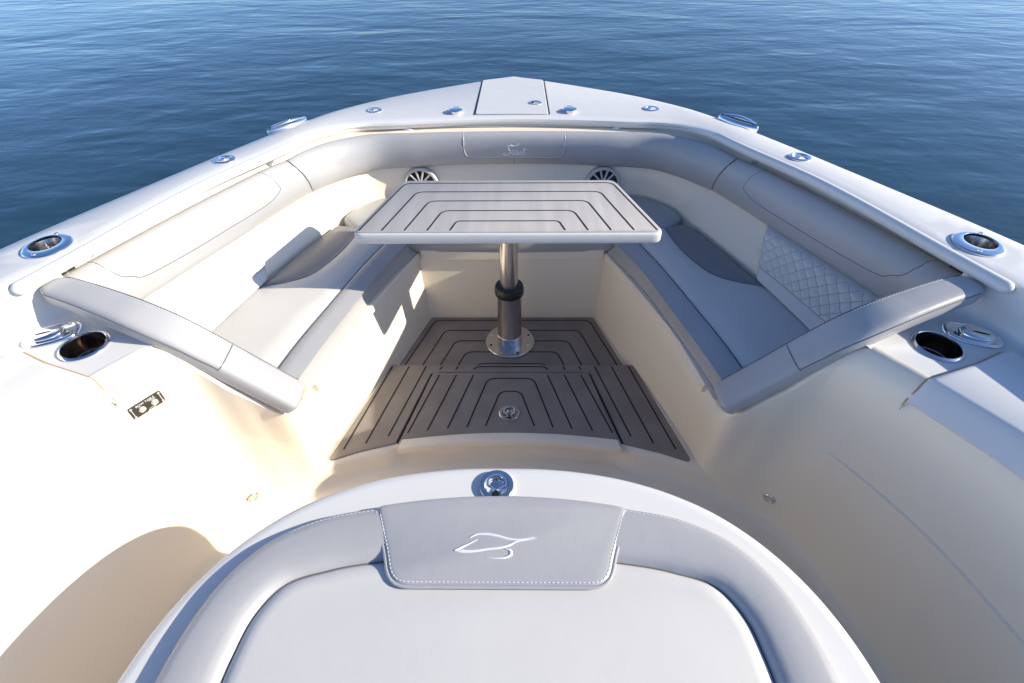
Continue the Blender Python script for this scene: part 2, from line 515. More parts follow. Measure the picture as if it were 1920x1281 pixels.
# ------------------------------------------------------------------ shelf beside the armrest, step up to the gunwale, aft panel
i0 = 6 * 8 - 1
giS = GI[i0 + 4:]
inn = A((.84,1.15),(.86,1.02),(.886,.906),(.930,.843),(.990,.745),(1.065,.61),(1.12,.42),(1.16,.15),(1.28,-2.0))
innc = curve(inn)
def resamp(C, n):
    d = np.r_[0, np.cumsum(np.linalg.norm(np.diff(C, axis=0), axis=1))]
    t = np.linspace(0, d[-1], n)
    return np.stack([np.interp(t, d, C[:, k]) for k in range(C.shape[1])], 1)
def byY(C, ys):
    o = np.argsort(C[:, 1]); return np.column_stack([np.interp(ys, C[o, 1], C[o, 0]), ys])
ZS = .720
def shelf_row(t, d, z):
    """row a fraction t of the way from the inner edge to the gunwale, then d outboard"""
    y0 = 1.005 + .125 * min(1, t * 1.15)
    yy = np.r_[np.linspace(y0, .6, 40), np.linspace(.58, -2.0, 26)]
    a = byY(outw(innc, .042, False), yy); b = byY(outw(GI, d, False), yy)
    return atz(lerp2(a, b, t), z)
def lerp2(a, b, t): return a * (1 - t) + b * t
sh = [shelf_row(0, 0, ZS - .0015), shelf_row(.2, 0, ZS), shelf_row(.6, 0, ZS), shelf_row(1, -.028, ZS + .001), shelf_row(1, -.016, ZS + .006), shelf_row(1, -.008, ZS + .018), shelf_row(1, -.004, ZS + .05), shelf_row(1, -.002, ZS + .10), shelf_row(1, .001, ZS + .1225)]
for s in (1, -1):
    loft("coaming_shelf", flip(sh, s), M_WHITE, boat, angle=50)
# raised panel aft of the shelf; its edge wraps over the chamfer
def start_at(C, y0, n=60):
    C = C[np.argsort(-C[:, 1])]
    yy = np.r_[y0 - np.linspace(0, .03, 8), np.linspace(y0 - .04, -2.0, n - 8)]
    o = np.argsort(C[:, 1]); return np.column_stack([np.interp(yy, C[o, 1], C[o, k]) for k in (0,)] + [yy])
pe = [(outw(innc, -.004, False), .672, .792), (outw(innc, -.010, False), .680, .790), (outw(innc, .012, False), .716, .800), (outw(innc, .026, False), .735, .808), (outw(innc, .036, False), .741, .813)]
OUp = byY(GI, np.linspace(1.2, -2.0, 90))
pe += [(lerp2(resamp(outw(innc, .036, False), 90), resamp(OUp, 90), .5), .742, .865), (outw(OUp, -.075, False), .742, .905), (outw(OUp, -.062, False), .737, .909), (outw(OUp, -.058, False), .724, .910)]
def dip(c, z, y0):
    C = atz(start_at(c, y0), z)
    e = np.clip((y0 - C[:, 1]) / .012, 0, 1)
    C[:, 2] -= .012 * (1 - np.sqrt(np.clip(1 - (1 - e)**2, 0, 1)))
    return C
pr = [dip(*q) for q in pe]
pr0 = [c.copy() for c in pr]
for s in (1, -1):
    rows = flip(pr, s)
    pb = loft_bm(rows)
    # front edge of the panel, and an amber strip painting the sunlit gap along its joint
    e0 = np.array([c[0] for c in rows])
    loft_bm([e0, e0 + [0, .002, -.022]], bm=pb)
    pan = link("coaming_panel", pb, M_WHITE, boat, angle=45)
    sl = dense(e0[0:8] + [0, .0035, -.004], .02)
    tube("sunlit_gap_strip", sl, .0022, M_SUNGAP, pan, seg=8)

# ------------------------------------------------------------------ cockpit sole
bm = bmesh.new()
bm.faces.new([bm.verts.new(p) for p in ((-1.27,-2.0,-.072),(1.27,-2.0,-.072),(1.14,.3,-.072),(.96,.95,-.072),(.66,1.2,-.072),(-.66,1.2,-.072),(-.96,.95,-.072),(-1.14,.3,-.072))])
link("cockpit_sole", bm, M_CREAM, boat, smooth=False)
arc = curve(A((-.80,.985),(-.56,1.089),(-.455,1.122),(-.42,1.146),(-.2,1.178),(0,1.186),(.2,1.178),(.42,1.146),(.455,1.122),(.56,1.089),(.80,.985)), 6)
back = np.column_stack([np.interp(arc[:, 0], [-.80, 0, .80], [-.56, 0, .56]), np.full(len(arc), 1.560)])
st = [atz(back, -.03), atz(back, .0225), atz(arc + [0, .02], .0225), atz(arc + [0, .006], .0195), atz(arc, .012), atz(arc + [0, -.004], -.002), atz(arc + [0, -.007], -.05), atz(arc + [0, -.016], -.066), atz(arc + [0, -.04], -.0715)]
loft("bow_step", st, M_CREAM, boat, angle=50)
bm = bmesh.new()
bm.faces.new([bm.verts.new(p) for p in ((-.60,1.5,-.008),(.60,1.5,-.008),(.425,1.96,-.008),(-.425,1.96,-.008))])
link("bow_sole", bm, M_CREAM, boat, smooth=False)

def groove(bm, pts, z, w=.0062, r=.03, closed=False):
    pts = [np.array(p, float) for p in pts]
    if len(pts) > 2:
        out = [pts[0]]
        for i in range(1, len(pts) - 1):
            p, a, b2 = pts[i], pts[i-1], pts[i+1]
            u = (a - p) / np.linalg.norm(a - p); v = (b2 - p) / np.linalg.norm(b2 - p)
            s0, e0 = p + u * r, p + v * r
            for k in range(7):
                t = k / 6; out.append((1-t)**2 * s0 + 2*t*(1-t) * p + t*t * e0)
        out.append(pts[-1]); pts = out
    ribbon_bm(bm, atz(np.array(pts), z), w, mi=1)

# far deck pad, five nested grooves
Pf = roundpoly(A((.510,1.572),(.406,1.936),(-.406,1.936),(-.518,1.572)), [.004, .02, .02, .004])
bm = solid_bm(Pf, [(0, -.007), (0, -.001), (.0015, 0)])
for i in range(5):
    d = .022 + .0768 * i
    yt = 1.936 - d - .002
    k = (.510 - .406) / (1.936 - 1.572)
    xa = .510 - d * 1.04 - .006; xb = .406 + k * d - d * 1.04 - .006
    groove(bm, [(-xa - .006, 1.578), (-xb, yt), (xb, yt), (xa, 1.578)], .0008)
link("deck_pad", bm, [M_PAD, M_GROOVE], boat, angle=30)
# near deck pads either side of the hatch and behind it
Pn = A((.536,1.566),(.540,1.560),(.668,1.062),(.560,1.105),(.432,1.143),(.351,1.488),(.345,1.512),(.310,1.522),(-.316,1.522),(-.351,1.512),(-.357,1.488),(-.438,1.143),(-.566,1.106),(-.676,1.061),(-.532,1.560),(-.528,1.566))
bm = solid_bm(roundpoly(Pn, [.002,.01,.012,0,.004,0,0,.02,.02,0,0,.004,0,.012,.01,.002]), [(0, .0215), (0, .029), (.0015, .030)])
for l in (((-.527,1.555),(-.629,1.112)), ((-.453,1.555),(-.552,1.140)), ((-.378,1.555),(-.472,1.175)), ((.516,1.555),(.621,1.116)), ((.441,1.555),(.543,1.143)), ((.367,1.555),(.463,1.175))):
    groove(bm, l, .0308)
for x in (-.305, -.235, .228, .297):
    groove(bm, ((x, 1.556), (x * 1.035, 1.536)), .0308)
groove(bm, [(-.166,1.537),(-.150,1.554),(.146,1.554),(.160,1.537)], .0308, r=.012)
link("deck_pad", bm, [M_PAD, M_GROOVE], boat, angle=30)
# lift-out hatch with white lip
bm = bmesh.new()
ribbon_bm(bm, atz(dense(roundpoly(A((.428,1.143),(.3475,1.488),(.338,1.520),(-.344,1.520),(-.3535,1.488),(-.434,1.143)), [0,0,.045,.045,0,0], 8), .01), .0262), .012)
link("hatch_gap", bm, M_GAP, boat, smooth=False)
top_arc = curve(A((.414,1.158),(.2,1.183),(0,1.191),(-.2,1.183),(-.420,1.158)), 8)
bot_arc = curve(A((.421,1.114),(.2,1.146),(0,1.155),(-.2,1.146),(-.427,1.113)), 8)
lidP = np.vstack([roundpoly(A((.421,1.114),(.344,1.486),(.335,1.518),(-.341,1.518),(-.350,1.486),(-.427,1.113)), [0,0,.045,.045,0,0])[1:-1], bot_arc[::-1]])
hatch = solid("floor_hatch", lidP, [(.006,-.004),(.0015, -.001), (.0, .022), (.002, .0275), (.005, .0298)], M_CREAM, boat)
padP = np.vstack([roundpoly(A((.410,1.16),(.3435,1.486),(.3345,1.5175),(-.3405,1.5175),(-.3495,1.486),(-.416,1.16)), [0,0,.045,.045,0,0])[1:-1], top_arc[::-1]])
bm = solid_bm(padP, [(.002, .0285), (.002, .0325), (.0035, .0335)])
for l in (((-.312,1.500),(-.398,1.187)), ((-.238,1.500),(-.324,1.200)), ((-.164,1.500),(-.246,1.210)), ((.301,1.500),(.394,1.190)), ((.230,1.500),(.318,1.200)), ((.157,1.500),(.239,1.210))):
    groove(bm, l, .0343)
groove(bm, [(-.171,1.215),(-.100,1.480),(.096,1.480),(.166,1.215)], .0343, r=.035)
groove(bm, [(-.098,1.222),(-.045,1.405),(.040,1.405),(.093,1.222)], .0343, r=.03)
link("hatch_pad", bm, [M_PAD, M_GROOVE], hatch, angle=30)

def flush_latch(name, c, r, parent, z, base_m, h=.004, yaw=0.0):
    """round flush lift handle: flange, dished well and a D shaped ring pull"""
    mt = Matrix.Translation((c[0], c[1], z)) @ Matrix.Rotation(yaw, 4, 'Z')
    o = lathe(name, [(r, 0), (r, h * .7), (r * .96, h), (r * .70, h * 1.05), (r * .67, h * .6), (r * .64, -.004), (r * .5, -.010), (r * .05, -.012)], base_m, parent, mt, cap1=True)
    # ring pull
    th = [math.radians(a) for a in range(-20, 201, 10)]
    arc_ = [(r * .54 * math.cos(t), r * .12 + r * .50 * math.sin(t)) for t in th]
    pts = [(r * .20, -r * .42), (r * .26, -r * .2)] + arc_ + [(-r * .26, -r * .2), (-r * .20, -r * .42)]
    P = np.array([mt @ Vector((x, y, h * .9)) for x, y in pts])
    b2 = tube_bm(P, r * .075, seg=8)
    for x in (-.2, .2): tube_bm(np.array([mt @ Vector((r * (x - .1), -r * .46, h)), mt @ Vector((r * (x + .1), -r * .46, h))]), r * .1, seg=8, bm=b2)
    link("ring_pull", b2, M_CHROME, o)
    b2 = lathe_bm([(r * .42, 0), (r * .40, h * .35), (.001, h * .5)], mt @ Matrix.Translation((0, r * .2, -.002)), seg=24, sy=.75)
    link("thumb_plate", b2, M_CHROME, o)
    b2 = lathe_bm([(r * .23, h * .62), (r * .20, h * .64), (.0005, h * .64)], mt @ Matrix.Translation((0, -r * .60, h * .45)), seg=20)
    link("keyhole", b2, M_BLACK, o)
    return o
flush_latch("floor_latch", (-.006, 1.288), .041, hatch, .0340, M_STEEL)

# ------------------------------------------------------------------ forward console with its lounge top
OC = halfcurve(A((0,.690),(.1,.688),(.2,.677),(.30,.655),(.39,.622),(.475,.575),(.555,.505),(.628,.40),(.66,.32),(.678,.24),(.70,0),(.71,-.5)))
CX = -.008
def closed(C):
    full = mirror(C); full = full + [CX, 0]
    return full
ocf = closed(OC)
console = solid("console", ocf, [(.01,-.075),(.006,.1),(0,.45),(0,.530),(.002,.544),(.008,.554),(.018,.559),(.03,.560)], M_WHITE, boat, angle=50)
flush_latch("console_latch", (-.021, .629), .0405, console, .5605, M_CHROME, h=.009, yaw=-.05)

# ------------------------------------------------------------------ handrail on standoffs round the inside of the gunwale
rl = dz(outw(GI[:8 * 7 + 3], -.013 + .047 * (1 - BOW[:59])), -.012)
rl[:, 2] -= .010 * (1 - BOW[:59])
rail = tube("handrail", mirror(rl), .0175, M_WHITE, boat, seg=14, round_ends=True)
for u in (2.05, 5.15, 6.72):
    for s in (1, -1):
        i = int(u * 8)
        p = rl[i] * [s, 1, 1]; q = outw(atz(TL, .79), .055 + .03 * (1 - bw7))[i] * [s, 1, 1]
        q[2] = ZG[i] - .058
        tube("standoff", np.array([p + [0, 0, -.008], p * .7 + q * .3, q]), [.009, .0085, .013], M_WHITE, rail, seg=12)

# ------------------------------------------------------------------ bow deck fittings
def cap_bm(P, rings): return solid_bm(P, rings)
# anchor locker hatch
ZB = .80
hp = roundpoly(A((-.175,2.484),(.175,2.484),(.171,3.064),(.04,3.118),(-.04,3.118),(-.169,3.064)), [.012,.012,.02,.03,.03,.02])
ah = solid("anchor_hatch", hp, [(.001,ZB-.002),(.001,ZB+.003),(.003,ZB+.0052)], M_DECK, boat)
bm = bmesh.new()
for s, x0, x1 in ((-1, -.179, -.173), (1, .179, .175)):
    ribbon_bm(bm, A((x0, 2.481, ZB+.0025), (x1, 3.068, ZB+.0025)), .007)
ribbon_bm(bm, A((-.175,2.4815,ZB+.0025),(.175,2.4815,ZB+.0025)), .003)
link("hatch_gasket", bm, M_GAP, ah, smooth=False)
mt = Matrix.Translation((.115, 2.647, ZB+.005))
lt = lathe("hatch_latch", [(.034,0),(.034,.002),(.031,.0035),(.025,.003),(.021,-.001),(.001,-.003)], M_CHROME, ah, mt, cap1=True)
bm = box_bm(bmesh.new(), (.004,0,.004), (.022,.012,.006), mt); link("latch_lever", bm, M_CHROME, lt, angle=30)
lathe("latch_key", [(.007,.003),(.006,.0055),(.0005,.0055)], M_GAP, lt, mt @ Matrix.Translation((-.012, 0, 0)), seg=16)

def small_cleat(x, y, z=.8505):
    """round flange with a sunken pull-up cleat pin"""
    mt = Matrix.Translation((x, y, z))
    o = lathe("pull_up_cleat", [(.040,0),(.040,.003),(.037,.0055),(.030,.006),(.027,.003),(.024,-.012),(.001,-.014)], M_CHROME, boat, mt, cap1=True)
    lathe("cleat_pin", [(.011,-.013),(.011,.001),(.013,.003),(.012,.006),(.001,.007)], M_CHROME, o, mt @ Matrix.Translation((-.006, .004, 0)), seg=20)
for s in (1, -1):
    small_cleat(s * 1.086, 1.852, .8395); small_cleat(s * .672, 2.540, .8045)
def filler_cap(x, y):
    mt = Matrix.Translation((x, y, ZB+.0005))
    o = lathe("rod_holder_cap", [(.029,0),(.029,.009),(.033,.010),(.034,.014),(.032,.0165),(.02,.0185),(.001,.019)], M_CHROME, boat, mt, cap1=True)
    b2 = box_bm(bmesh.new(), (0, .036, .0135), (.026, .014, .006), mt); link("hinge_tab", b2, M_CHROME, o, angle=30)
filler_cap(.279, 2.517); filler_cap(-.271, 2.513)
def lens_pts(l, w, n=16):
    return np.array([(l/2 * math.cos(t) , w/2 * math.sin(t) * (abs(math.sin(t)) ** .25)) for t in np.linspace(0, 2*math.pi, 2*n, endpoint=False)])
for s in (1, -1):
    c = np.array([s * .998, 2.280]); ang = math.atan2(-.155, .114) if s > 0 else math.atan2(.155, .114)
    R_ = np.array([[math.cos(ang), -math.sin(ang)], [math.sin(ang), math.cos(ang)]])
    L = lens_pts(.205, .062) @ R_.T + c
    ck = solid("bow_chock", L, [(0,.805),(0,.826),(.003,.834),(.008,.838),(.014,.839)], M_CHROME, boat)
    L2 = lens_pts(.12, .022) @ R_.T + c
    solid("chock_slot", L2, [(0,.8385),(.002,.8405)], M_GAP, ck)
    b2 = tube_bm(np.array([Vector((*(R_ @ np.array([x, (s) * (.026 - 2.4 * x * x)]) + c), .8465 - 1.2 * x * x)) for x in np.linspace(-.085, .085, 15)]), .0045, seg=8)
    link("chock_bar", b2, M_CHROME, ck)

def gun_cup(s):
    c = (s * 1.300, 1.210)
    mt = Matrix.Translation((c[0], c[1], .8505)) @ Matrix.Rotation(-s * .38, 4, 'Z')
    dx, dy = s * .006, .010
    o = lathe("rod_holder", [(.066,0,0,0),(.066,.003,0,0),(.063,.0065,0,0),(.055,.0085,dx*.4,dy*.4),(.045,.0085,dx*.9,dy*.9),(.0425,.007,dx,dy),(.042,.0,dx,dy)], M_CHROME, boat, mt, seg=48, sx=.93)
    b2 = lathe_bm([(.042,.001,dx,dy),(.040,-.02,dx,dy-.004),(.038,-.14,dx,dy-.04),(.001,-.145,dx,dy-.04)], mt, seg=40, sx=.93, cap1=True)
    link("holder_tube", b2, M_CUP, o)
    for a in (75, -105):
        t = math.radians(a)
        lathe("screw", [(.0065,.008),(.006,.0105),(.003,.0115),(.0005,.0112)], M_CHROME, o, mt @ Matrix.Translation((.053 * math.cos(t) + dx * .5, .056 * math.sin(t) + dy * .4, 0)), seg=14)
    return o
for s in (1, -1): gun_cup(s)
# cut the decks open under the holders and cups (real wells)
def shelf_cup(s):
    c = (s * 1.093, .936)
    mt = Matrix.Translation((c[0], c[1], ZS + .001))
    o = lathe("cup_holder", [(.0585,0),(.0585,.002),(.056,.005),(.0525,.006),(.0505,.005),(.0495,.001)], M_CHROME, boat, mt, seg=56)
    link("cup_well", lathe_bm([(.0495,.002),(.0485,-.03),(.048,-.10),(.044,-.108),(.001,-.110)], mt, seg=48, cap1=True), M_CUP, o)
    b2 = tube_bm(np.array([[c[0] + .0478 * math.cos(t), c[1] + .0478 * math.sin(t), ZS - .045] for t in np.linspace(0, 2*math.pi, 40, endpoint=False)]), .0012, seg=6, closed=True)
    link("cup_ring", b2, M_STEEL, o)
    return c
cups = [shelf_cup(s) for s in (1, -1)]
def big_cleat(s):
    c = np.array([s * 1.206, .978])
    a = math.radians(-22) * s
    R_ = np.array([[math.cos(a), -math.sin(a)], [math.sin(a), math.cos(a)]])
    def oval(l, w, e=.82, n=64, skew=.25):
        t = np.linspace(0, 2 * math.pi, n, endpoint=False)
        x = np.sign(np.cos(t)) * np.abs(np.cos(t)) ** e * l; y = np.sign(np.sin(t)) * np.abs(np.sin(t)) ** e * w
        return np.stack([x * s, y - skew * x * .3], 1)
    W = lambda q: q @ R_.T + c
    o = solid("large_cleat", W(oval(.066, .044)), [(0,ZS-.002),(0,ZS+.0035),(.0025,ZS+.007),(.006,ZS+.0085),(.009,ZS+.008),(.013,ZS+.004)], M_CHROME, boat, angle=60)
    t = solid("cleat_top", W(oval(.040, .027, .9) + [s * .008, -.002]), [(0,ZS+.003),(0,ZS+.011),(.002,ZS+.0145),(.006,ZS+.0165),(.012,ZS+.0178)], M_CHROME, o, angle=60)
    solid("finger_slot", W(oval(.020, .004, 1.0, 32) + [s * .012, -.006]), [(0,ZS+.017),(.001,ZS+.0187)], M_GAP, t)
for s in (1, -1): big_cleat(s)

# ------------------------------------------------------------------ courtesy lights and table switch on the side walls, placed on the wall surface
def bvh_of(o):
    me = o.data
    return BVHTree.FromPolygons([o.matrix_basis @ v.co + (o.parent.location if o.parent else Vector()) for v in me.vertices], [p.vertices[:] for p in me.polygons])
trees = {s: bvh_of(walls[s]) for s in (1, -1)}
def on_wall(s, p):
    loc, nrm, i, d = trees[s].find_nearest(Vector(p))
    if nrm.dot(Vector((0, 0, .5)) - loc) < 0: nrm = -nrm
    return loc, nrm
for s in (1, -1):
    loc, nrm = on_wall(s, (s * .893, .912, .045))
    mt = frame(loc, nrm, (0, 1, 0))
    o = lathe("courtesy_light", [(.020,-.006),(.020,.0045),(.018,.0065),(.0135,.007),(.0125,.006)], M_STEEL, boat, mt, seg=28)
    lathe("lens", [(.013,.0055),(.008,.0063),(.0005,.0065)], M_BUTTON, o, mt, seg=24)

loc, nrm = on_wall(-1, (-.945, .845, .605))
xd = Vector((.19, .60, 0)).normalized()
xd = Vector((.35, .94, .0))
mt = frame(loc, nrm, xd)
def rect(w, h, r): return roundpoly(A((-w/2,-h/2),(w/2,-h/2),(w/2,h/2),(-w/2,h/2)), r, 5)
def place(bm, mt):
    bmesh.ops.transform(bm, matrix=mt, verts=bm.verts); return bm
sw = link("table_switch", place(solid_bm(rect(.082, .040, .005), [(0,0),(0,.002),(.001,.003)]), mt), M_PLATE, boat, angle=30)
for x in (-.014, .017):
    lathe("button", [(.0085,.003),(.0085,.005),(.0075,.006),(.0068,.0055),(.0068,.0068),(.006,.0075),(.0005,.0076)], M_BUTTON, sw, mt @ Matrix.Translation((x, -.003, 0)), seg=28)
for x in (-.035, .035):
    for y in (-.014, .014):
        lathe("screw", [(.0034,.003),(.003,.0042),(.0018,.0043),(.0017,.0034),(.0003,.0034)], M_BUTTON, sw, mt @ Matrix.Translation((x, y, 0)), seg=14)
for x in (-.035, .035):
    bm = bmesh.new(); ribbon_bm(bm, A((x,-.010,.0034),(x,.010,.0034)), .0012)
    link("printed_line", place(bm, mt), M_PRINT, sw, smooth=False)
# little bird emblem printed along the lower edge
bm = bmesh.new()
for pts in (((-.004,-.0165),(.004,-.0125),(.015,-.0135),(.026,-.0105)), ((-.004,-.0165),(.010,-.0165),(.016,-.0135)), ((.002,-.0175),(.010,-.0182),(.012,-.0165))):
    ribbon_bm(bm, curve(np.column_stack([np.array(pts), np.full(len(pts), .0034)]), 5), .0009)
link("bird_emblem", place(bm, mt), M_PRINT, sw, smooth=False)
def text_mesh(name, body, size, mtx, m, parent, extrude=0.0, shear=0.0, align='CENTER'):
    cu = bpy.data.curves.new(name, 'FONT'); cu.body = body; cu.size = size; cu.align_x = align; cu.extrude = extrude; cu.shear = shear
    to = bpy.data.objects.new(name + "_tmp", cu); COL.objects.link(to)
    dg = bpy.context.evaluated_depsgraph_get(); dg.update()
    me = bpy.data.meshes.new_from_object(to.evaluated_get(dg))
    bpy.data.objects.remove(to)
    b2 = bmesh.new(); b2.from_mesh(me); bpy.data.meshes.remove(me)
    place(b2, mtx)
    return link(name, b2, m, parent, smooth=False)
text_mesh("lettering", "BOW TABLE", .0085, mt @ Matrix.Translation((0, .0105, .0034)), M_PRINT, sw)
text_mesh("lettering", "UP", .005, mt @ Matrix.Translation((-.016, .0065, .0034)), M_PRINT, sw)
text_mesh("lettering", "DOWN", .005, mt @ Matrix.Translation((.016, .0065, .0034)), M_PRINT, sw)

# ------------------------------------------------------------------ speakers in the fore wall
def speaker(x):
    c = (x, 2.338, .514)
    mt = frame(c, (0, -1, .12), (1, 0, 0))
    o = lathe("speaker", [(.088,-.03),(.088,.004),(.084,.009),(.076,.010),(.072,.006),(.071,-.004)], M_GRILLE, boat, mt, seg=48)
    lathe("speaker_cone", [(.073,-.002),(.05,-.012),(.02,-.018),(.0005,-.018)], M_CONE, o, mt, seg=40)
    b2 = lathe_bm([(.026,-.01),(.026,.008),(.022,.010),(.019,.006),(.018,-.004)], mt, seg=28)
    for a in (2, 48, 76, 104, 132, 178, 235, 305):
        t = math.radians(a)
        t2 = t + (math.radians(6) if a < 90 else math.radians(-6))
        p = [mt @ Vector((.022 * math.cos(t2), .022 * math.sin(t2), .004)), mt @ Vector((.076 * math.cos(t), .076 * math.sin(t), .005))]
        tube_bm(np.array(p), .0055, seg=6, bm=b2)
    link("grille_spokes", b2, M_GRILLE, o)
    lathe("tweeter", [(.019,-.004),(.012,.004),(.0005,.006)], M_CONE, o, mt, seg=24)
speaker(.447); speaker(-.450)

# ------------------------------------------------------------------ bow table
table = empty("bow_table", (-.009, 1.752, 0))
tag(table, "white trapezoid table with grey grooved foam top on a polished telescopic pedestal", "table")
tp = roundpoly(A((-.548,1.503),(.534,1.503),(.418,1.932),(-.436,1.932)), [.035,.035,.04,.04], 8)
top = solid("tabletop", tp, [(.008,.679),(.002,.682),(0,.688),(0,.712),(.002,.718),(.006,.720)], M_TABLE, table, angle=50)
bm = solid_bm(tp, [(.008,.7195),(.008,.7225),(.010,.7235)])
k = (.534 - .418) / (1.932 - 1.503)
for i in range(5):
    d = .034 + .0775 * i
    yt = 1.932 - d; y0 = 1.522
    xl = lambda y: -.548 + (y - 1.503) * k * .966 + (.022 + .0765 * i) * 1.03
    xr = lambda y: .534 - (y - 1.503) * k - (.022 + .0765 * i) * 1.03
    groove(bm, [(xl(y0), y0), (xl(yt), yt), (xr(yt), yt), (xr(y0), y0)], .7242, w=.0058, r=.03 if i < 4 else .018)
link("table_pad", bm, [M_TPAD, M_GROOVE], top, angle=30)
tm = Matrix.Translation((-.009, 1.752, 0))
bp_ = lathe("base_plate", [(.116,.0008),(.116,.009),(.113,.012),(.058,.0125),(.057,.010)], M_STEEL, table, tm, seg=64)
for a in range(8):
    t = math.radians(22 + 45 * a)
    lathe("screw", [(.0055,.012),(.005,.0145),(.002,.0145),(.0018,.0132),(.0003,.0132)], M_CHROME if a % 2 else M_GAP, bp_, tm @ Matrix.Translation((.095 * math.cos(t), .095 * math.sin(t), 0)), seg=14)
lathe("lower_column", [(.0575,.012),(.0575,.055),(.0555,.0565),(.0545,.058),(.0545,.295)], M_STEEL, table, tm, seg=56)
lathe("column_collar", [(.0545,.286),(.062,.288),(.064,.296),(.064,.312),(.060,.328),(.0395,.330)], M_BLACK, table, tm, seg=56)
lathe("upper_column", [(.0385,.32),(.0385,.676)], M_STEEL, table, tm, seg=48)
lathe("table_bracket", [(.0385,.66),(.11,.672),(.11,.6795)], M_STEEL, table, tm, seg=40)

# ------------------------------------------------------------------ backrest bolsters
def bolster_rows(a, b, bulge=1.0):
    T_, B_ = TL[a:b + 1], BL[a:b + 1]
    mid = lambda t: T_ * (1 - t) + B_ * t
    ce = a == 0
    lowr = (.020 * (1 - bw7))[a:b + 1]
    rows = [atz(outw(T_, .046, ce), .735), atz(outw(T_, .046, ce), .765), atz(outw(T_, .040, ce), .779), atz(outw(T_, .026, ce), .7865), atz(outw(T_, .010, ce), .786), atz(outw(T_, -.004, ce), .776),
            atz(outw(mid(.15), -.016 * bulge, ce), .757), atz(outw(mid(.4), -.025 * bulge, ce), .718), atz(outw(mid(.65), -.024 * bulge, ce), .672), atz(outw(mid(.85), -.012 * bulge, ce), .632), atz(outw(B_, .002, ce), .611), atz(outw(B_, .018, ce), .602), atz(outw(B_, .04, ce), .603), atz(outw(B_, .044, ce), .62)]
    for k, w in enumerate((.6, 1, 1, 1, 1, 1, .9, .6, .3)): rows[k][:, 2] -= lowr * w
    return rows
def pinch(rows, ends, r=.012, n=4):
    """round over the given ends of a lofted cushion"""
    G = np.array(rows); c = G.mean(axis=0)
    for e in ends:
        idx = range(n) if e == 0 else range(G.shape[1] - 1, G.shape[1] - 1 - n, -1)
        for k, j in enumerate(idx):
            w = 1 - math.sqrt(max(0, 1 - (1 - k / n) ** 2))
            G[:, j] = c[j] + (G[:, j] - c[j]) * (1 - .07 * w)
    return [G[i] for i in range(len(G))]
SEAM_SPLIT = 5 * 8 + 0
half = bolster_rows(0, SEAM_SPLIT)
full = [mirror(c) for c in half]
cb = loft("bow_bolster", pinch(full, (0, 1)), M_GVINYL, wrap=True, cap=True, angle=60)
tag(cb, "long grey vinyl backrest bolster with stitched script name along the front of the bow", "backrest cushion")
SF = Surf(full); NC = SEAM_SPLIT
def su(x):   # parameter of the full bolster at a given x on the straight front part
    row = full[7]; i = np.interp(x, row[:, 0], np.arange(len(row))); return i / 8
def seam_on(S, uv, r, name, m, parent, per=6, h=.0006, st=None):
    P = curve(np.array(uv, float), per)
    Q = np.array([S(u, v, h) for u, v in P])
    o = tube(name, dense(Q, .008), r, m, parent, seg=6)
    return Q
def seam_path(xl, xr, vb, r=.045, rv=1.15):
    p = [(xl, 3.2), (xl, 4.5), (xl, 6.0), (xl, vb - rv)]
    p += [(xl + r * (1 - math.cos(t)), vb - rv * (1 - math.sin(t))) for t in np.linspace(.2, math.pi / 2, 6)]
    p += [(x, vb) for x in np.linspace(xl + r, xr - r, 9)[1:-1]]
    p += [(xr - r * (1 - math.cos(t)), vb - rv * (1 - math.sin(t))) for t in np.linspace(math.pi / 2, .2, 6)]
    p += [(xr, vb - rv), (xr, 6.0), (xr, 4.5), (xr, 3.2)]
    return [(su(x), v) for x, v in p]
seam_on(SF, seam_path(-.222, .246, 8.45), .0028, "piping", M_LVINYL, cb, per=2, h=.0014)
seam_on(SF, seam_path(-.226, .250, 8.53), .0016, "seam", M_SEAM, cb, per=2, h=.0004)
seam_on(SF, [(su(.011), 8.7), (su(.011), 9.4), (su(.011), 10.2)], .0016, "seam", M_SEAM, cb, h=.0003)
# embroidered script name, drawn stroke by stroke on the bolster face
def script_strokes():
    S_ = [(.78,1.02),(.62,1.10),(.36,1.00),(.34,.80),(.55,.62),(.62,.42),(.44,.22),(.15,.16),(-.08,.24),(-.02,.36),(.12,.34)]
    c_ = [(1.02,.56),(.88,.62),(.78,.48),(.80,.30),(.92,.22),(1.06,.30)]
    o_ = [(1.24,.60),(1.10,.52),(1.08,.32),(1.18,.22),(1.32,.32),(1.34,.50),(1.24,.60)]
    u_ = [(1.46,.58),(1.40,.34),(1.48,.22),(1.60,.32),(1.70,.58),(1.64,.30),(1.72,.22)]
    i_ = [(1.86,.58),(1.80,.32),(1.86,.22)]
    t_ = [(2.12,.86),(2.02,.46),(2.02,.26),(2.12,.22),(2.22,.30)]
    tb = [(1.92,.64),(2.28,.68)]
    dot = [(1.90,.74),(1.93,.80)]
    sw_ = [(.78,1.02),(1.1,1.10),(1.36,1.14),(1.42,1.30)]
    return [S_, c_, o_, u_, i_, t_, tb, dot, sw_]
bm = bmesh.new()
x0, w_, h_ = -.036, .044, .046
for st_ in script_strokes():
    P = curve(np.array(st_, float), 5)
    Q = []
    for (x, y) in P:
        X = x0 + (x + .12 * y) * w_; v = 8.25 - y * 1.35
        Q.append(SF(su(X), v, .0008))
    thick = .0030 if len(st_) > 10 else .0021
    tube_bm(np.array(Q), thick, seg=6, bm=bm)
link("embroidery", bm, M_STITCH, cb)

